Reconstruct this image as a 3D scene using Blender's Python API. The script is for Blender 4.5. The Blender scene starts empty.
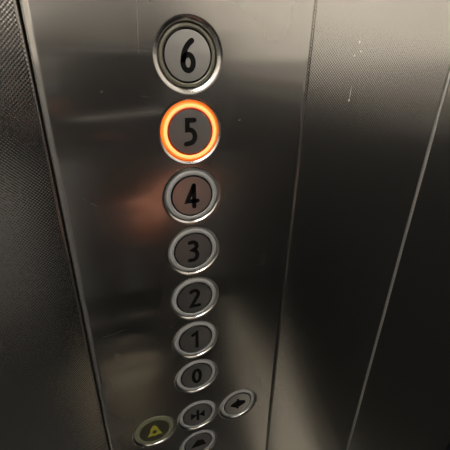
import bpy, bmesh, math, random
from mathutils import Vector, Matrix
scene = bpy.context.scene
COL = scene.collection
random.seed(3)
PI = math.pi
Z6 = 1.25                      # height of the topmost button above the car floor
S = 0.05                       # button pitch

# ------------------------------------------------------------------ helpers
def link(o, parent=None):
    COL.objects.link(o)
    if parent: o.parent = parent
    return o

def mesh_obj(name, bm, mats, parent=None, smooth=True, recalc=True):
    if recalc: bmesh.ops.recalc_face_normals(bm, faces=bm.faces)
    me = bpy.data.meshes.new(name)
    bm.to_mesh(me); bm.free()
    for m in (mats if isinstance(mats, (list, tuple)) else [mats]): me.materials.append(m)
    for p in me.polygons: p.use_smooth = smooth
    return link(bpy.data.objects.new(name, me), parent)

def empty(name, loc=(0, 0, 0)):
    o = bpy.data.objects.new(name, None); o.location = loc; o.empty_display_size = .02
    return link(o)

def tag(o, label=None, cat=None, group=None, kind=None):
    for k, v in (('label', label), ('category', cat), ('group', group), ('kind', kind)):
        if v: o[k] = v
    return o

def box(bm, x0, x1, y0, y1, z0, z1):
    vs = [bm.verts.new((x, y, z)) for x in (x0, x1) for y in (y0, y1) for z in (z0, z1)]
    for f in ((0, 1, 3, 2), (4, 6, 7, 5), (0, 4, 5, 1), (2, 3, 7, 6), (0, 2, 6, 4), (1, 5, 7, 3)):
        bm.faces.new([vs[i] for i in f])

def revolve(bm, prof, cx=0, cz=0, n=72):
    """prof = [(radius, y)], spun about the y axis through (cx, cz)"""
    rings = []
    for r, y in prof:
        if r < 1e-6: rings.append([bm.verts.new((cx, y, cz))])
        else: rings.append([bm.verts.new((cx + r*math.cos(2*PI*i/n), y, cz + r*math.sin(2*PI*i/n))) for i in range(n)])
    for a, b in zip(rings, rings[1:]):
        for i in range(n):
            j = (i+1) % n
            if len(a) == 1: bm.faces.new((a[0], b[i], b[j]))
            elif len(b) == 1: bm.faces.new((a[i], b[0], a[j]))
            else: bm.faces.new((a[i], b[i], b[j], a[j]))

def arc(cx, cy, r, a0, a1, n):
    return [(cx + r*math.cos(math.radians(a0+(a1-a0)*i/n)), cy + r*math.sin(math.radians(a0+(a1-a0)*i/n))) for i in range(n+1)]

def extrude_profile(bm, pts, z0, z1):
    lo = [bm.verts.new((x, y, z0)) for x, y in pts]; hi = [bm.verts.new((x, y, z1)) for x, y in pts]
    n = len(pts)
    for i in range(n):
        j = (i+1) % n
        bm.faces.new((lo[i], lo[j], hi[j], hi[i]))
    bm.faces.new(lo[::-1]); bm.faces.new(hi)

# ------------------------------------------------------------------ materials
def mat(name):
    m = bpy.data.materials.new(name); m.use_nodes = True
    nt = m.node_tree
    return m, nt, nt.nodes['Principled BSDF']

def N(nt, t, **kw):
    n = nt.nodes.new(t)
    for k, v in kw.items(): setattr(n, k, v)
    return n

def plain(name, col, rough=.5, metal=0., spec=.5, emit=None, est=0., coat=0., grain=.04):
    m, nt, b = mat(name)
    b.inputs['Base Color'].default_value = (*col, 1); b.inputs['Roughness'].default_value = rough
    b.inputs['Metallic'].default_value = metal; b.inputs['Specular IOR Level'].default_value = spec
    b.inputs['Coat Weight'].default_value = coat
    if emit: b.inputs['Emission Color'].default_value = (*emit, 1); b.inputs['Emission Strength'].default_value = est
    # faint grain so that no surface is perfectly uniform
    g = N(nt, 'ShaderNodeTexNoise'); g.inputs['Scale'].default_value = 180; tc = N(nt, 'ShaderNodeTexCoord')
    nt.links.new(tc.outputs['Object'], g.inputs['Vector'])
    mr = N(nt, 'ShaderNodeMapRange'); mr.inputs['To Min'].default_value = max(0, rough-grain); mr.inputs['To Max'].default_value = min(1, rough+grain)
    nt.links.new(g.outputs['Fac'], mr.inputs['Value']); nt.links.new(mr.outputs['Result'], b.inputs['Roughness'])
    return m

def mapped(nt, scale, rot=(0, 0, 0)):
    tc = N(nt, 'ShaderNodeTexCoord'); mp = N(nt, 'ShaderNodeMapping')
    mp.inputs['Scale'].default_value = scale; mp.inputs['Rotation'].default_value = rot
    nt.links.new(tc.outputs['Object'], mp.inputs['Vector'])
    return mp.outputs['Vector']

def noise(nt, vec, scale, detail=3, rough=.5):
    n = N(nt, 'ShaderNodeTexNoise'); n.inputs['Scale'].default_value = scale
    n.inputs['Detail'].default_value = detail; n.inputs['Roughness'].default_value = rough
    nt.links.new(vec, n.inputs['Vector']); return n.outputs['Fac']

def maprange(nt, v, a, b, c, d):
    m = N(nt, 'ShaderNodeMapRange'); m.inputs[1].default_value = a; m.inputs[2].default_value = b
    m.inputs[3].default_value = c; m.inputs[4].default_value = d
    nt.links.new(v, m.inputs[0]); return m.outputs[0]

def math_(nt, op, a, b=None):
    m = N(nt, 'ShaderNodeMath', operation=op)
    for i, v in enumerate((a, b)):
        if v is None: continue
        if isinstance(v, (int, float)): m.inputs[i].default_value = v
        else: nt.links.new(v, m.inputs[i])
    return m.outputs[0]

def segments(nt, segs):
    """mask of thin marks lying on the wall plane: (x0, z0, x1, z1, width)"""
    tc = N(nt, 'ShaderNodeTexCoord'); out = None
    for x0, z0, x1, z1, w in segs:
        L = math.hypot(x1-x0, z1-z0)
        mp = N(nt, 'ShaderNodeMapping', vector_type='TEXTURE')
        mp.inputs['Location'].default_value = ((x0+x1)/2, 0, (z0+z1)/2)
        mp.inputs['Rotation'].default_value = (0, -math.atan2(z1-z0, x1-x0), 0)
        mp.inputs['Scale'].default_value = (L/2, 1, w/2)
        nt.links.new(tc.outputs['Object'], mp.inputs['Vector'])
        sx = N(nt, 'ShaderNodeSeparateXYZ'); nt.links.new(mp.outputs[0], sx.inputs[0])
        d = math_(nt, 'ADD', math_(nt, 'POWER', math_(nt, 'ABSOLUTE', sx.outputs['X']), 2), math_(nt, 'POWER', math_(nt, 'ABSOLUTE', sx.outputs['Z']), 2))
        m = maprange(nt, d, .5, 1.1, 1, 0)
        out = m if out is None else math_(nt, 'MAXIMUM', out, m)
    return out

def two_lobes(nt, b, rough2, mix, base):
    """a sharp polished lobe under a greasy, blurred one"""
    b2 = N(nt, 'ShaderNodeBsdfAnisotropic' if hasattr(bpy.types, 'ShaderNodeBsdfAnisotropic') else 'ShaderNodeBsdfGlossy')
    b2.inputs['Color'].default_value = (*base, 1); b2.inputs['Roughness'].default_value = rough2
    mx = N(nt, 'ShaderNodeMixShader')
    if isinstance(mix, float): mx.inputs[0].default_value = mix
    else: nt.links.new(mix, mx.inputs[0])
    nt.links.new(b.outputs[0], mx.inputs[1]); nt.links.new(b2.outputs[0], mx.inputs[2])
    out = [n for n in nt.nodes if n.type == 'OUTPUT_MATERIAL'][0]
    nt.links.new(mx.outputs[0], out.inputs['Surface'])
    return b2

SBASE = (.60, .585, .565)
def steel_brushed():
    m, nt, b = mat('brushed stainless steel')
    b.inputs['Metallic'].default_value = 1; b.inputs['Base Color'].default_value = (*SBASE, 1)
    b.inputs['Anisotropic'].default_value = .93
    tg = N(nt, 'ShaderNodeTangent', direction_type='UV_MAP'); tg.uv_map = 'brush'
    nt.links.new(tg.outputs['Tangent'], b.inputs['Tangent'])
    # finger smears and wiped patches change the gloss
    sm = noise(nt, mapped(nt, (1, 1, .55), (0, .5, 0)), 14, 2, .5)
    fine = noise(nt, mapped(nt, (900, 900, 6)), 1, 2)
    r = maprange(nt, sm, .3, .75, .10, .17)
    sc = segments(nt, SCRATCH)
    r = math_(nt, 'ADD', r, math_(nt, 'MULTIPLY', math_(nt, 'SUBTRACT', fine, .5), .04))
    nt.links.new(r, b.inputs['Roughness'])
    mix = math_(nt, 'MINIMUM', math_(nt, 'ADD', maprange(nt, sm, .3, .75, .19, .28), math_(nt, 'MULTIPLY', sc, .4)), 1.)
    two_lobes(nt, b, .30, mix, SBASE)
    return m
SCRATCH = [(-.0313, 1.2840, -.0330, 1.2500, .0004), (-.0385, 1.2830, -.0220, 1.2790, .0005), (-.0075, 1.2880, -.0030, 1.2870, .0006),
           (-.0590, 1.228, -.0575, 1.2285, .0012), (-.0355, 1.2255, -.028, 1.2245, .0004), (-.076, 1.154, -.071, 1.150, .0006),
           (-.0803, 1.158, -.0795, 1.157, .0010), (-.086, 1.029, -.062, 1.033, .0004), (.0370, 1.207, .0395, 1.2075, .0006), (-.012, 1.172, -.010, 1.1725, .0008)]

def steel_linen(rough=.11, drips=()):
    m, nt, b = mat('linen pattern stainless steel')
    b.inputs['Metallic'].default_value = 1; b.inputs['Base Color'].default_value = (*SBASE, 1)
    tc = N(nt, 'ShaderNodeTexCoord'); sx = N(nt, 'ShaderNodeSeparateXYZ'); nt.links.new(tc.outputs['Object'], sx.inputs[0])
    k = 2*PI/.0024
    # embossed weave: slope of sin(kx) sin(kz), made a little irregular
    wob = noise(nt, mapped(nt, (1, 1, 1)), 120, 2)
    kx = math_(nt, 'ADD', math_(nt, 'MULTIPLY', sx.outputs['X'], k), math_(nt, 'MULTIPLY', wob, 2.0))
    kz = math_(nt, 'ADD', math_(nt, 'MULTIPLY', sx.outputs['Z'], k), math_(nt, 'MULTIPLY', wob, -1.6))
    amp = maprange(nt, noise(nt, mapped(nt, (1, 1, 1)), 500, 1), .3, .7, AMP*.5, AMP*1.5)
    dx = math_(nt, 'MULTIPLY', math_(nt, 'MULTIPLY', math_(nt, 'COSINE', kx), math_(nt, 'SINE', kz)), amp)
    dz = math_(nt, 'MULTIPLY', math_(nt, 'MULTIPLY', math_(nt, 'SINE', kx), math_(nt, 'COSINE', kz)), amp)
    cv = N(nt, 'ShaderNodeCombineXYZ'); nt.links.new(dx, cv.inputs[0]); nt.links.new(dz, cv.inputs[2])
    ge = N(nt, 'ShaderNodeNewGeometry'); ad = N(nt, 'ShaderNodeVectorMath', operation='ADD'); no = N(nt, 'ShaderNodeVectorMath', operation='NORMALIZE')
    nt.links.new(ge.outputs['Normal'], ad.inputs[0]); nt.links.new(cv.outputs[0], ad.inputs[1]); nt.links.new(ad.outputs[0], no.inputs[0])
    nt.links.new(no.outputs[0], b.inputs['Normal'])
    sm = noise(nt, mapped(nt, (1, 1, .6)), 9, 3)
    nt.links.new(maprange(nt, sm, .3, .75, rough-.03, rough+.04), b.inputs['Roughness'])
    b2 = two_lobes(nt, b, .30, .18, SBASE); nt.links.new(no.outputs[0], b2.inputs['Normal'])
    if drips:
        d = segments(nt, drips)
        df = N(nt, 'ShaderNodeBsdfDiffuse'); df.inputs['Color'].default_value = (.75, .74, .70, 1)
        out = [n for n in nt.nodes if n.type == 'OUTPUT_MATERIAL'][0]
        prev = out.inputs['Surface'].links[0].from_socket
        mx = N(nt, 'ShaderNodeMixShader'); nt.links.new(math_(nt, 'MULTIPLY', d, .55), mx.inputs[0])
        nt.links.new(prev, mx.inputs[1]); nt.links.new(df.outputs[0], mx.inputs[2]); nt.links.new(mx.outputs[0], out.inputs['Surface'])
    return m
AMP = .065

STEEL = steel_brushed()
LINEN = steel_linen()
LINEN_D = steel_linen(drips=[(.1415, 1.2645, .1415, 1.2615, .0016), (.144, 1.2575, .1445, 1.2555, .0015), (.139, 1.2545, .1383, 1.252, .0016), (.1405, 1.2300, .1405, 1.2200, .0006), (.1402, 1.2205, .1402, 1.2180, .0016)])
EDGE = plain('satin steel edge', (.70, .69, .67), .42, 1)
RING = plain('frosted grey plastic', (.23, .23, .225), .32, 0, .6)
RING_O = plain('darker olive plastic', (.12, .115, .085), .25, 0, .6)  # topmost button's ring only, darker and more olive than the others
RING_Y = plain('frosted yellowish plastic', (.12, .125, .075), .3, 0, .6)
FACE = plain('satin steel button face', (.80, .80, .80), .28, 1, grain=0)
FACE_Y = plain('dark tinted button face', (.03, .028, .018), .3, 0, .5)
BLACK = plain('black inlay', (.004, .004, .004), .6, 0, .1)
YELLOW = plain('yellow inlay', (.22, .21, .02), .5)
DARK = plain('black back box', (.01, .01, .01), .7)
GLOW = plain('glowing orange ring', (.8, .35, .1), .4, 0, .4, (1, .43, .15), 1.1)
GLOW_E = plain('glowing deep orange edge', (.8, .2, .03), .4, 0, .4, (1, .17, .015), .95)
GLOW_R = plain('glowing dark red gap', (.2, .02, .01), .5, 0, .3, (.25, .012, .004), .35)

# ------------------------------------------------------------------ the setting: the lift car
CW0, CW1, CD, CH = -.70, .535, -1.30, 2.25
WY = .0045                                    # plane of the linen wall skins
def struct(name, bm, m, smooth=False):
    return tag(mesh_obj(name, bm, m, smooth=smooth), kind='structure')

def wall_strip(name, x0, x1, r0, r1, m, y=WY, th=.02):
    """flat skin whose vertical edges are folded back with radius r0 / r1"""
    pts = []
    if r0: pts += [(x0, y+th)] + arc(x0+r0, y+r0, r0, 180, 270, 6)
    else: pts += [(x0, y+th), (x0, y)]
    if r1: pts += arc(x1-r1, y+r1, r1, 270, 360, 6) + [(x1, y+th)]
    else: pts += [(x1, y), (x1, y+th)]
    bm = bmesh.new(); extrude_profile(bm, pts, 0, CH)
    o = struct(name, bm, m, True)
    o.data.polygons.foreach_set('use_smooth', [True]*len(o.data.polygons))
    o.data.set_sharp_from_angle(angle=math.radians(30))
    return o
PX0, PX1 = -.0956, .0954
wall_strip('wall_front_left', CW0-.02, PX0-.0012, 0, .0022, LINEN)
wall_strip('wall_front_center', PX1+.0012, .2468, .002, .001, LINEN_D)
wall_strip('wall_front_right', .2512, CW1+.02, .001, 0, LINEN)
bm = bmesh.new(); extrude_profile(bm, [(.2477, .02), (.2477, WY)] + arc(.2490, WY, .0013, 180, 360, 8) + [(.2503, .02)], 0, CH)
tr = struct('trim_1', bm, EDGE, True); tr.data.set_sharp_from_angle(angle=math.radians(40))

UP = plain('cream laminate', (.68, .65, .60), .5)
BAND = plain('black laminate', (.02, .02, .02), .4)
LOW = plain('grey laminate', (.24, .24, .235), .5)
DARKW = plain('dark side laminate', (.010, .010, .010), .5)
FLOORM = plain('beige floor tile', (.58, .54, .46), .5)
SKIRT = plain('dull steel skirting', (.14, .137, .12), .45)
def bx(name, m, *a):
    bm = bmesh.new(); box(bm, *a); return struct(name, bm, m)
t = .03
bx('floor', FLOORM, CW0-t, CW1+t, CD-t, .03, -t, 0)
bx('ceiling', plain('white ceiling', (.6, .59, .56), .6), CW0-t, CW1+t, CD-t, .03, CH, CH+t)
TAUPE = plain('taupe fade band', (.26, .245, .225), .5)  # light falloff put into stepped wall tones, softening the panel's reflection
UMBER = plain('umber fade band', (.10, .095, .088), .5)
bx('wall_back_upper', UP, CW0-t, CW1+t, CD-t, CD, 1.36, CH)
bx('wall_back_fade_upper', TAUPE, CW0-t, CW1+t, CD-t, CD, 1.22, 1.36)  # added fade bands between the cream and black parts of the wall
bx('wall_back_fade_lower', UMBER, CW0-t, CW1+t, CD-t, CD, 1.08, 1.22)
bx('wall_back_middle', BAND, CW0-t, CW1+t, CD-t, CD, .86, 1.08)
bx('wall_back_lower', LOW, CW0-t, CW1+t, CD-t, CD, .15, .86)
bx('baseboard_back', BAND, CW0-t, CW1+t, CD-t, CD+.004, 0, .15)
bm = bmesh.new(); extrude_profile(bm, [(-.67, -.03), (.235, -.03), (.505, -1.27), (-.67, -1.27)], 0, .012)  # unseen mat added to darken the floor mirrored in the steel
bmesh.ops.bevel(bm, geom=[e for e in bm.edges], offset=.004, segments=2, affect='EDGES')
tag(mesh_obj('added_mat', bm, BAND, None, False), 'unseen black mat added to darken the reflection of the beige car floor', 'added mat')
bx('wall_right_upper', UP, CW1, CW1+t, CD, WY-.002, 1.255, CH)
bx('wall_right_fade_upper', TAUPE, CW1, CW1+t, CD, WY-.002, 1.195, 1.255)  # same added fade bands, painting the falloff on the side wall
bx('wall_right_fade_lower', UMBER, CW1, CW1+t, CD, WY-.002, 1.135, 1.195)
bx('wall_right_lower', DARKW, CW1, CW1+t, CD, WY-.002, .165, 1.135)
bx('baseboard_right', SKIRT, CW1-.004, CW1+t, CD, WY-.002, 0, .165)
bx('wall_left_upper', UP, CW0-t, CW0, CD, WY-.002, 1.24, CH)
bx('wall_left_lower', LOW, CW0-t, CW0, CD, WY-.002, 0, 1.24)
bx('wall_front_backing', DARK, CW0-t, CW1+t, .0225, .03, 0, CH)

# luminous ceiling panel (the car's lamp)
LAMP = plain('warm lamp lens', (.9, .88, .8), .4, 0, .5, (1, .955, .89), 11)
r = empty('ceiling_light', (-.29, -.60, CH))
tag(r, 'large square lit panel in a steel frame on the ceiling', 'ceiling light')
bm = bmesh.new()
for q in ((-.40, .40, -.50, -.47), (-.40, .40, .47, .50), (-.40, -.37, -.47, .47), (.37, .40, -.47, .47)): box(bm, *q, -.02, 0)
mesh_obj('frame', bm, EDGE, r, False)
bm = bmesh.new(); box(bm, -.37, .37, -.47, .47, -.012, -.001); mesh_obj('diffuser', bm, LAMP, r, False)

# ------------------------------------------------------------------ control panel
BUT = [(0, -k*S) for k in range(7)] + [(0, -.3613), (0, -.4118), (.0486, -.3643), (-.0486, -.3643)]
LIP, RL = .0243, .0030
panel = empty('control_panel', (0, 0, 0))
tag(panel, 'tall brushed stainless steel lift control panel holding the floor buttons', 'control panel')
pz0, pz1 = .002, CH-.002
cu = bpy.data.curves.new('outline', 'CURVE'); cu.dimensions = '2D'; cu.fill_mode = 'BOTH'
def poly(pts):
    s = cu.splines.new('POLY'); s.points.add(len(pts)-1); s.use_cyclic_u = True
    for p, (x, z) in zip(s.points, pts): p.co = (x, z, 0, 1)
RF = .005
poly([(PX0+RF, pz0), (PX1-RF, pz0), (PX1-RF, pz1), (PX0+RF, pz1)])
n = 72
for b in BUT:
    r = LIP
    poly([(b[0]+r*math.cos(2*PI*i/n), Z6+b[1]+r*math.sin(2*PI*i/n)) for i in range(n)])
tmp = link(bpy.data.objects.new('outline', cu))
dg = bpy.context.evaluated_depsgraph_get()
me = bpy.data.meshes.new_from_object(tmp.evaluated_get(dg))
bm = bmesh.new()
for v in me.vertices: bm.verts.new((v.co.x, 0, v.co.y))
bm.verts.ensure_lookup_table()
for p in me.polygons:
    try: bm.faces.new([bm.verts[i] for i in p.vertices])
    except ValueError: pass
bpy.data.objects.remove(tmp); bpy.data.meshes.remove(me)
for f in bm.faces:
    f.normal_update()
    if f.normal.y > 0: f.normal_flip()
flat = list(bm.faces)
# rolled-in lips round the holes
for b in BUT:
    rl = .0026 if b[0] < 0 else .0041 if b[1] == 0 else RL
    prof = [(LIP - rl*math.sin(a), rl*(1-math.cos(a))) for a in [PI/2*i/10 for i in range(11)]] + [(LIP-rl, .011), (0, .011)]
    revolve(bm, prof, b[0], Z6+b[1])
# folded long edges
for x0, sgn in ((PX0, 1), (PX1, -1)):
    cx = x0 + sgn*RF
    pts = [(cx - sgn*RF*math.sin(a), RF*(1-math.cos(a))) for a in [PI/2*i/10 for i in range(11)]] + [(x0, .018)]
    lo = [bm.verts.new((x, y, pz0)) for x, y in pts]; hi = [bm.verts.new((x, y, pz1)) for x, y in pts]
    for i in range(len(pts)-1): bm.faces.new((lo[i], lo[i+1], hi[i+1], hi[i]))
for zz in (pz0, pz1):
    a = [bm.verts.new(c) for c in ((PX0, 0.0002, zz), (PX1, .0002, zz), (PX1, .018, zz), (PX0, .018, zz))]
    bm.faces.new(a)
for f in bm.faces:                                     # every face looks towards the car or out of its hole
    f.normal_update()
fp = mesh_obj('faceplate', bm, STEEL, panel, True, recalc=False)
uv = fp.data.uv_layers.new(name='brush')
for l in fp.data.loops:
    c = fp.data.vertices[l.vertex_index].co; uv.data[l.index].uv = (c.x + c.y*.3, c.z)
bm = bmesh.new(); box(bm, PX0+.002, PX1-.002, .0185, .022, pz0+.002, pz1-.002)
mesh_obj('back_box', bm, DARK, panel, False)

# ------------------------------------------------------------------ symbols (strokes in mm, x right, y up)
def ell(cx, cy, rx, ry, a0, a1, n=22):
    return [(cx+rx*math.cos(math.radians(a0+(a1-a0)*i/n)), cy+ry*math.sin(math.radians(a0+(a1-a0)*i/n))) for i in range(n+1)]
def bez(p0, p1, p2, p3, n=12):
    o = []
    for i in range(n+1):
        t = i/n; u = 1-t
        o.append(tuple(u**3*a+3*u*u*t*b+3*u*t*t*c+t**3*d for a, b, c, d in zip(p0, p1, p2, p3)))
    return o
GLY = {
 '6': [bez((2.9, 9.3), (-.6, 7.2), (-3.5, 2.5), (-3.6, -3.6)) + ell(0, -4.0, 3.6, 4.9, 180, 540, 36)],
 '5': [[(3.0, 8.4), (-2.2, 8.4), (-2.4, 1.6)] + ell(-1.1, -3.2, 4.3, 4.9, 82, -72, 22) + [(-3.6, -8.6)]],
 '4': [[(1.5, 8.9), (-4.1, -4.2), (4.3, -4.2)], [(1.5, 8.9), (1.5, -9.0)]],
 '3': [[(-3.3, 8.2)] + ell(-.7, 4.9, 3.5, 3.7, 95, -70, 16) + [(-1.0, 1.0)] + ell(-.8, -4.0, 4.0, 4.9, 75, -78, 18) + [(-3.7, -8.8)]],
 '2': [[(-3.6, 7.4)] + ell(-.3, 4.6, 3.6, 4.1, 125, -28, 16) + [(-3.4, -8.4), (4.2, -8.4)]],
 '1': [[(-3.0, 6.2), (1.0, 8.8), (1.0, -9.2)]],
 '0': [ell(0, 0, 3.7, 8.6, 0, 360, 44)],
}
def stroke(bm, pts, w, y0, y1, wv=None):
    P = [Vector((a, b)) for a, b in pts]
    Q = [P[0]]
    for p in P[1:]:
        if (p-Q[-1]).length > 1e-4: Q.append(p)
    P = Q
    closed = (P[0]-P[-1]).length < .05
    L, R_ = [], []
    for i, p in enumerate(P):
        a = P[i-1] if i else (P[-2] if closed else p); c = P[i+1] if i < len(P)-1 else (P[1] if closed else p)
        d1 = (p-a); d2 = (c-p)
        d1 = d1.normalized() if d1.length > 1e-6 else d2.normalized(); d2 = d2.normalized() if d2.length > 1e-6 else d1
        t = d1+d2; t = t.normalized() if t.length > 1e-6 else d1
        nn = Vector((-t.y, t.x)); k = w/2/max(.55, nn.dot(Vector((-d1.y, d1.x))))
        L.append(p+nn*k); R_.append(p-nn*k)
    def V(p, y): return bm.verts.new((p.x*.001, y, p.y*.001))
    rows = [(V(l, y0), V(r, y0), V(r, y1), V(l, y1)) for l, r in zip(L, R_)]
    for a, b in zip(rows, rows[1:]):
        for i in range(4):
            j = (i+1) % 4; bm.faces.new((a[i], a[j], b[j], b[i]))
    bm.faces.new(rows[0]); bm.faces.new(rows[-1][::-1])
    if not closed:
        for p in (P[0], P[-1]): disc(bm, p, w/2*.96, y0+.00001, y1)
def disc(bm, p, r, y0, y1, n=16):
    a = [bm.verts.new(((p.x+r*math.cos(2*PI*i/n))*.001, y0, (p.y+r*math.sin(2*PI*i/n))*.001)) for i in range(n)]
    b = [bm.verts.new((v.co.x, y1, v.co.z)) for v in a]
    bm.faces.new(a); bm.faces.new(b[::-1])
    for i in range(n): bm.faces.new((a[i], a[(i+1) % n], b[(i+1) % n], b[i]))
def prism(bm, pts, y0, y1):
    a = [bm.verts.new((x*.001, y0, z*.001)) for x, z in pts]; b = [bm.verts.new((x*.001, y1, z*.001)) for x, z in pts]
    bm.faces.new(a); bm.faces.new(b[::-1]); k = len(pts)
    for i in range(k): bm.faces.new((a[i], a[(i+1) % k], b[(i+1) % k], b[i]))

# ------------------------------------------------------------------ buttons
YF = .0009                       # depth of the button face behind the panel front
RFACE = .0158
def button(name, loc, sym, label, lit=False, bell=False, sink=0.):
    root = empty(name, (loc[0], sink, Z6+loc[1]))
    tag(root, label, 'button', 'lift buttons on the steel panel')
    ro = .0213 if bell else .0199 if sym == '6' else .0210
    # translucent ring: flat front, rounded shoulder, skirt going down into the hole
    bm = bmesh.new()
    revolve(bm, [(.0171, .0030), (.0171, YF+.0003), (.0174, YF)] + [(.0174 + (ro-.0012-.0174)*i/4, YF - .0002*math.sin(PI*i/4)) for i in range(1, 5)]
            + [(ro-.0012+.0012*math.sin(a), YF+.0012*(1-math.cos(a))) for a in [PI/2*i/5 for i in range(1, 6)]] + [(ro, .0088), (.0171, .0088), (.0171, .003)])
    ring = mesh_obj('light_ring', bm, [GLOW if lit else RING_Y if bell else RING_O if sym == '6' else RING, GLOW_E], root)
    if lit:
        for p in ring.data.polygons:
            c = p.center; rr = math.hypot(c.x, c.z)
            if rr > ro-.0013 or rr < .0173: p.material_index = 1
        tag(ring, 'ring lit bright orange')
    # dark gap round the face
    bm = bmesh.new(); revolve(bm, [(.0170, .0085), (.0170, YF+.0001), (.0159, YF+.0001), (.0159, .0085)], n=64)
    mesh_obj('face_rim', bm, GLOW_R if lit else (RING_Y if bell else BLACK), root)
    bm = bmesh.new()
    revolve(bm, [(RFACE, .0085), (RFACE, YF-.0001), (.012, YF-.0001), (.006, YF-.0001), (0, YF-.0001)], n=64)
    face = mesh_obj('face', bm, FACE_Y if bell else FACE, root)
    face.data.set_sharp_from_angle(angle=math.radians(30))
    y0, y1 = YF-.00028, YF+.0002
    bm = bmesh.new()
    if sym in GLY:
        for s in GLY[sym]: stroke(bm, s, 3.5, y0, y1)
        nm = 'numeral'
    elif sym == 'close':
        prism(bm, [(-8.0, 5.4), (-8.0, -5.4), (-1.2, 0)], y0, y1); prism(bm, [(8.0, 5.4), (1.2, 0), (8.0, -5.4)], y0, y1)
        prism(bm, [(-1.6, 8.2), (-1.6, -8.2), (1.6, -8.2), (1.6, 8.2)], y0-.00002, y1); nm = 'door_symbol'
        prism(bm, [(-7.6, 1.1), (-7.6, -1.1), (7.6, -1.1), (7.6, 1.1)], y0+.00002, y1)
    elif sym == 'open':
        prism(bm, [(-1.2, 6.4), (-9.2, .9), (-9.2, -.9), (-1.2, -6.4)], y0, y1); prism(bm, [(1.2, 5.8), (1.2, -5.8), (9.4, -2.2), (9.4, 2.2)], y0, y1)
        prism(bm, [(-1.3, 8.2), (-1.3, -8.2), (1.3, -8.2), (1.3, 8.2)], y0-.00002, y1); nm = 'door_symbol'
        prism(bm, [(-3, 1.6), (-3, -1.6), (3, -1.6), (3, 1.6)], y0+.00002, y1)
    elif sym == 'up':
        prism(bm, [(-9.5, -5.0), (9.5, -5.0), (5.5, 5.2), (-1.5, 6.8)], y0, y1); nm = 'arrow_symbol'
    elif sym == 'bell':
        # open bell: flared outline with a round hole
        out = [(-7.8, -7.0), (-5.0, -1.0), (-3.6, 4.8), (-1.2, 8.4), (1.2, 8.4), (3.6, 4.8), (5.0, -1.0), (7.8, -7.0), (2.2, -7.0), (0, -8.8), (-2.2, -7.0)]
        inner = [(2.5*math.cos(2*PI*i/16), -1.6+3.2*math.sin(2*PI*i/16)) for i in range(16)]
        import mathutils.geometry as mg
        for tri in mg.tessellate_polygon([[Vector((x, z, 0)) for x, z in out], [Vector((x, z, 0)) for x, z in inner]]):
            allp = out + inner
            prism(bm, [allp[i] for i in tri], y0, y1)
        nm = 'bell_symbol'
    mesh_obj(nm, bm, YELLOW if bell else BLACK, face, False)
    return root

for k, d in enumerate('6543210'):
    lit = d == '5'
    lab = ('round lift button with black numeral 5 and a glowing orange ring' if lit else
           'topmost round lift button with black numeral 6 sunk deep in the panel' if d == '6' else
           'round steel lift button with black numeral %s inside an unlit grey ring' % d)
    button('elevator_button', BUT[k], d, lab, lit, sink=.0018 if d == '6' else 0)
button('elevator_button', BUT[7], 'close', 'round door close button with inward triangles below the 0 button')
button('elevator_button', BUT[8], 'up', 'lowest round button cut off by the bottom edge, with black arrowhead symbol')
button('elevator_button', BUT[9], 'open', 'round door open button with outward triangles near the right panel edge')
button('elevator_button', BUT[10], 'bell', 'dark alarm button with yellow bell symbol and yellowish ring', bell=True)

# ------------------------------------------------------------------ camera
C = Vector((-.06625, -.24797, Z6-.00336))
RIGHT = Vector((.93741, -.34782, .01688)); FWD = Vector((.32107, .84453, -.42858)); UPV = Vector((.13481, .40718, .90335))
cam = bpy.data.cameras.new('camera'); co = link(bpy.data.objects.new('camera', cam))
cam.sensor_width = 36; cam.lens = 36*343.04/450; cam.clip_start = .01
co.matrix_world = Matrix(((RIGHT.x, UPV.x, -FWD.x, C.x), (RIGHT.y, UPV.y, -FWD.y, C.y), (RIGHT.z, UPV.z, -FWD.z, C.z), (0, 0, 0, 1)))
scene.camera = co
# ------------------------------------------------------------------ the photographer, mirrored in the steel
SKIN = plain('skin', (.36, .145, .09), .5, 0, .3)
JACKET = plain('dark jacket cloth', (.016, .016, .017), .8, 0, .2)
TROUS = plain('dark trouser cloth', (.018, .019, .022), .8, 0, .2)
SHOE = plain('black shoe leather', (.012, .012, .012), .45)
HAIR = plain('dark brown hair', (.016, .011, .008), .55)
def cpt(r, u, f): return C + RIGHT*r + UPV*u + FWD*f
BX, BY = .005, -.86
J = {'pel': ((BX, BY, .95), (.15, .105)), 'wai': ((BX, BY, 1.09), (.135, .10)), 'che': ((BX, BY+.01, 1.27), (.155, .11)), 'nb': ((BX, BY, 1.43), (.075, .07)),
     'nk': ((BX-.005, BY+.02, 1.50), (.05, .052)), 'jaw': ((BX-.01, BY+.045, 1.565), (.062, .075)), 'sku': ((BX-.012, BY+.04, 1.635), (.084, .098)), 'top': ((BX-.014, BY+.035, 1.69), (.058, .07)),
     'ls': ((BX-.185, BY, 1.385), (.058, .06)), 'le': ((-.25, -.63, 1.12), (.042, .042)), 'lw': (tuple(cpt(-.060, -.110, -.064)), (.027, .022)), 'lp': (tuple(cpt(.018, -.080, -.052)), (.038, .017)),
     'rs': ((BX+.185, BY, 1.385), (.058, .06)), 're': ((.26, -.66, 1.14), (.042, .042)), 'rw': ((.125, -.45, 1.02), (.027, .023)), 'rp': ((.04, -.385, .99), (.040, .020)),
     'lh': ((BX-.09, BY, .88), (.085, .09)), 'lk': ((BX-.10, BY+.03, .49), (.058, .06)), 'la': ((BX-.105, BY, .105), (.040, .042)), 'lt': ((BX-.115, BY+.15, .060), (.040, .03)),
     'rh': ((BX+.09, BY, .88), (.085, .09)), 'rk': ((BX+.10, BY+.03, .49), (.058, .06)), 'ra': ((BX+.105, BY, .105), (.040, .042)), 'rt': ((BX+.115, BY+.15, .060), (.040, .03))}
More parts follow.
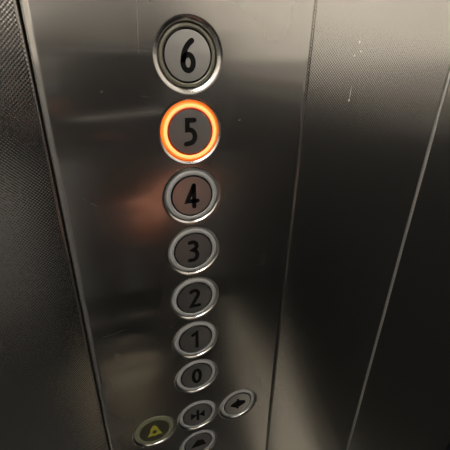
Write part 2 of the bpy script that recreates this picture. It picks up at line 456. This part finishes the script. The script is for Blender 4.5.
ED = 'pel-wai wai-che che-nb nb-nk nk-jaw jaw-sku sku-top che-ls ls-le le-lw lw-lp che-rs rs-re re-rw rw-rp pel-lh lh-lk lk-la la-lt pel-rh rh-rk rk-ra ra-rt'
names = list(J)
verts = [Vector(J[k][0]) for k in names]; rad = [J[k][1] for k in names]
edges = [tuple(names.index(q) for q in e.split('-')) for e in ED.split()]
roots = [0]
def finger(pts, r):
    base = len(verts); roots.append(base)
    for i, p in enumerate(pts):
        verts.append(Vector(p)); q = r*(1-.10*i); rad.append((q, q))
        if i: edges.append((base+i-1, base+i))
def hand(palm, wrist, up, lens, curl, thumb_side):
    d = (palm-wrist).normalized(); side = d.cross(up).normalized(); nrm = side.cross(d).normalized()
    for i, L in enumerate(lens):
        o = palm - d*.012 + side*((i-1.5)*.019)
        a = 0; p = o; pts = [p]
        for seg, c in zip((.030, L*.46, L*.32, L*.24), (0, curl[i], curl[i]*1.2, curl[i]*.8)):
            a += c; p = p + (d*math.cos(a) - nrm*math.sin(a))*seg; pts.append(p)
        finger(pts, .0095 if i < 3 else .0082)
    o = palm - d*.045 + side*(thumb_side*.018); t = (d*.6 + side*(thumb_side*.8) - nrm*.25).normalized()
    finger([o, o+t*.035, o+t*.060+d*.006, o+t*.072+d*.026], .0108)
hand(verts[names.index('rp')], verts[names.index('rw')], Vector((-.1, .15, 1)), (.075, .082, .077, .060), (.45, .50, .55, .60), -1)
lp, lw = verts[names.index('lp')], verts[names.index('lw')]
hand(lp, lw, -FWD, (.070, .078, .072, .056), (.10, .12, .12, .12), 1)
me = bpy.data.meshes.new('person'); me.from_pydata([v[:] for v in verts], edges, [])
person = link(bpy.data.objects.new('person', me))
sk = person.modifiers.new('skin', 'SKIN'); sk.use_smooth_shade = True; sk.branch_smoothing = .6
for i, r in enumerate(rad):
    me.skin_vertices[0].data[i].radius = r; me.skin_vertices[0].data[i].use_root = i in roots
sb = person.modifiers.new('sub', 'SUBSURF'); sb.levels = sb.render_levels = 2
dg = bpy.context.evaluated_depsgraph_get()
body = bpy.data.meshes.new_from_object(person.evaluated_get(dg))
person.modifiers.clear(); person.data = body; body.name = 'person'
body.materials.clear(); body.materials.append(SKIN)
for p in body.polygons: p.use_smooth = True
hc = Vector((BX-.012, BY+.042, 1.625))
for v in body.vertices:                       # nose, brow and chin
    d = v.co-hc
    if d.length < .16 and d.y > .04:
        v.co.y += .020*math.exp(-(d.x/.011)**2-((d.z+.018)/.020)**2) + .006*math.exp(-(d.x/.05)**2-((d.z-.012)/.01)**2) + .008*math.exp(-(d.x/.025)**2-((d.z+.085)/.02)**2)
tag(person, 'person in dark jacket and trousers photographing the button panel', 'person')
def garment(name, m, test, off):
    bm = bmesh.new(); bm.from_mesh(body); bm.normal_update()
    nor = {v: v.normal.copy() for v in bm.verts}
    bmesh.ops.delete(bm, geom=[f for f in bm.faces if not test(f.calc_center_median())], context='FACES')
    for v in bm.verts: v.co += nor[v]*off
    o = mesh_obj(name, bm, m, person, True, recalc=False)
    so = o.modifiers.new('thickness', 'SOLIDIFY'); so.thickness = .004; so.offset = -1
    return o
wl, wr = verts[names.index('lw')], verts[names.index('rw')]
el, er = verts[names.index('le')], verts[names.index('re')]
def beyond(p, w, e): return (p-w).dot((w-e).normalized()) > -.012 and (p-w).length < .24
hands = lambda p: (beyond(p, wl, el) and (p-wl).dot((wl-el).normalized()) > .035) or beyond(p, wr, er)
garment('jacket', JACKET, lambda p: p.z > .86 and p.z < 1.475 and not hands(p), .009)
garment('added_scarf', plain('grey wool scarf', (.15, .145, .135), .9, 0, .2), lambda p: 1.255 < p.z < 1.495 and abs(p.x-BX) < .26 and p.y < BY+.14, .017)  # unseen scarf added to set the tone reflected at the panel top
garment('trousers', TROUS, lambda p: .10 < p.z < .93 and not hands(p), .006)
garment('shoe', SHOE, lambda p: p.z < .115 and p.x < BX, .005); garment('shoe', SHOE, lambda p: p.z < .115 and p.x >= BX, .005)
garment('hair', HAIR, lambda p: p.z > 1.56 and (p-hc).y < .045 + .25*max(0, p.z-1.66) and (p.z > 1.60 or (p-hc).y < -.01), .010)
for s in (-1, 1):
    bm = bmesh.new(); bmesh.ops.create_uvsphere(bm, u_segments=16, v_segments=10, radius=.0115, matrix=Matrix.Translation(hc+Vector((s*.031, .078, .002))))
    mesh_obj('eye', bm, plain('eye', (.25, .22, .2), .2), person)
    bm = bmesh.new(); bmesh.ops.create_uvsphere(bm, u_segments=16, v_segments=10, radius=1, matrix=Matrix.Translation(hc+Vector((s*.078, -.005, -.012))) @ Matrix.Diagonal((.010, .018, .031, 1)))
    mesh_obj('ear', bm, SKIN, person)
bm = bmesh.new(); bmesh.ops.create_uvsphere(bm, u_segments=16, v_segments=8, radius=1, matrix=Matrix.Translation(hc+Vector((0, .080, -.055))) @ Matrix.Diagonal((.024, .006, .006, 1)))
mesh_obj('mouth', bm, plain('lips', (.38, .13, .11), .4), person)

# unseen canvas bag added as the pale patch reflected low in the panel
CANVAS = plain('beige canvas', (.42, .37, .29), .9, 0, .2)
bag = empty('added_bag', (-.06, -.60, .012)); tag(bag, 'unseen beige canvas bag added to reflect as a pale patch in the panel', 'bag')
bm = bmesh.new(); n = 28
for i in range(6):
    t = i/5; hw, hd, z = .070+.012*t, .055-.018*t, .36*t
    ring_ = [bm.verts.new((math.copysign(abs(math.cos(2*PI*k/n))**.45, math.cos(2*PI*k/n))*hw, math.copysign(abs(math.sin(2*PI*k/n))**.45, math.sin(2*PI*k/n))*hd, z)) for k in range(n)]
    if i:
        for k in range(n): bm.faces.new((last[k], last[(k+1) % n], ring_[(k+1) % n], ring_[k]))
    else: bm.faces.new(ring_[::-1])
    last = ring_
sh = mesh_obj('body', bm, CANVAS, bag); so = sh.modifiers.new('thickness', 'SOLIDIFY'); so.thickness = .003; so.offset = -1
for sgn in (-1, 1):
    hcu = bpy.data.curves.new('handle', 'CURVE'); hcu.dimensions = '3D'; hcu.bevel_depth = .006
    sp = hcu.splines.new('POLY'); P = [(.045*math.cos(PI*k/12), sgn*.034,   .335+.10*math.sin(PI*k/12)) for k in range(13)]
    sp.points.add(len(P)-1)
    for q, c in zip(sp.points, P): q.co = (*c, 1)
    ho = link(bpy.data.objects.new('handle', hcu)); hm = bpy.data.meshes.new_from_object(ho.evaluated_get(bpy.context.evaluated_depsgraph_get()))
    bpy.data.objects.remove(ho); hm.materials.clear(); hm.materials.append(CANVAS); link(bpy.data.objects.new('handle', hm), bag)

# the phone that takes the picture
ph = empty('smartphone', C); tag(ph, 'dark smartphone in a black case held before the panel', 'phone')
PM = Matrix((( RIGHT.x, UPV.x, -FWD.x), (RIGHT.y, UPV.y, -FWD.y), (RIGHT.z, UPV.z, -FWD.z)))
def slab(name, m, r0, r1, u0, u1, f0, f1, bev):
    bm = bmesh.new(); box(bm, r0, r1, u0, u1, -f1, -f0)
    long_e = [e for e in bm.edges if abs((e.verts[0].co-e.verts[1].co).normalized().z) > .9]
    bmesh.ops.bevel(bm, geom=long_e, offset=bev, segments=5, affect='EDGES')
    for v in bm.verts: v.co = PM @ v.co
    return mesh_obj(name, bm, m, ph, False)
slab('body', plain('dark phone glass', (.012, .012, .014), .25), -.024, .126, -.083, .004, -.0150, -.0060, .010)
slab('case', plain('black phone case', (.006, .006, .006), .8), -.0275, .1295, -.0840, .0070, -.0145, -.0065, .0125)
slab('streak_strip', plain('white rubber grip', (.85, .85, .84), .5), -.010, .128, -.0900, -.0843, -.0150, -.0065, .002)  # white strip added to put a bright streak into the phone's reflection
slab('screen', plain('phone screen', (.02, .02, .02), .2, 0, .5, (.5, .48, .45), .25), -.021, .123, -.080, .001, -.0154, -.0149, .008)

# ------------------------------------------------------------------ world and view
w = bpy.data.worlds.new('world'); scene.world = w; w.use_nodes = True
w.node_tree.nodes['Background'].inputs[0].default_value = (.02, .02, .02, 1); w.node_tree.nodes['Background'].inputs[1].default_value = .3
vs = scene.view_settings
vs.view_transform = 'Standard'; vs.look = 'None'; vs.gamma = 1; vs.use_curve_mapping = False; vs.exposure = 0.0
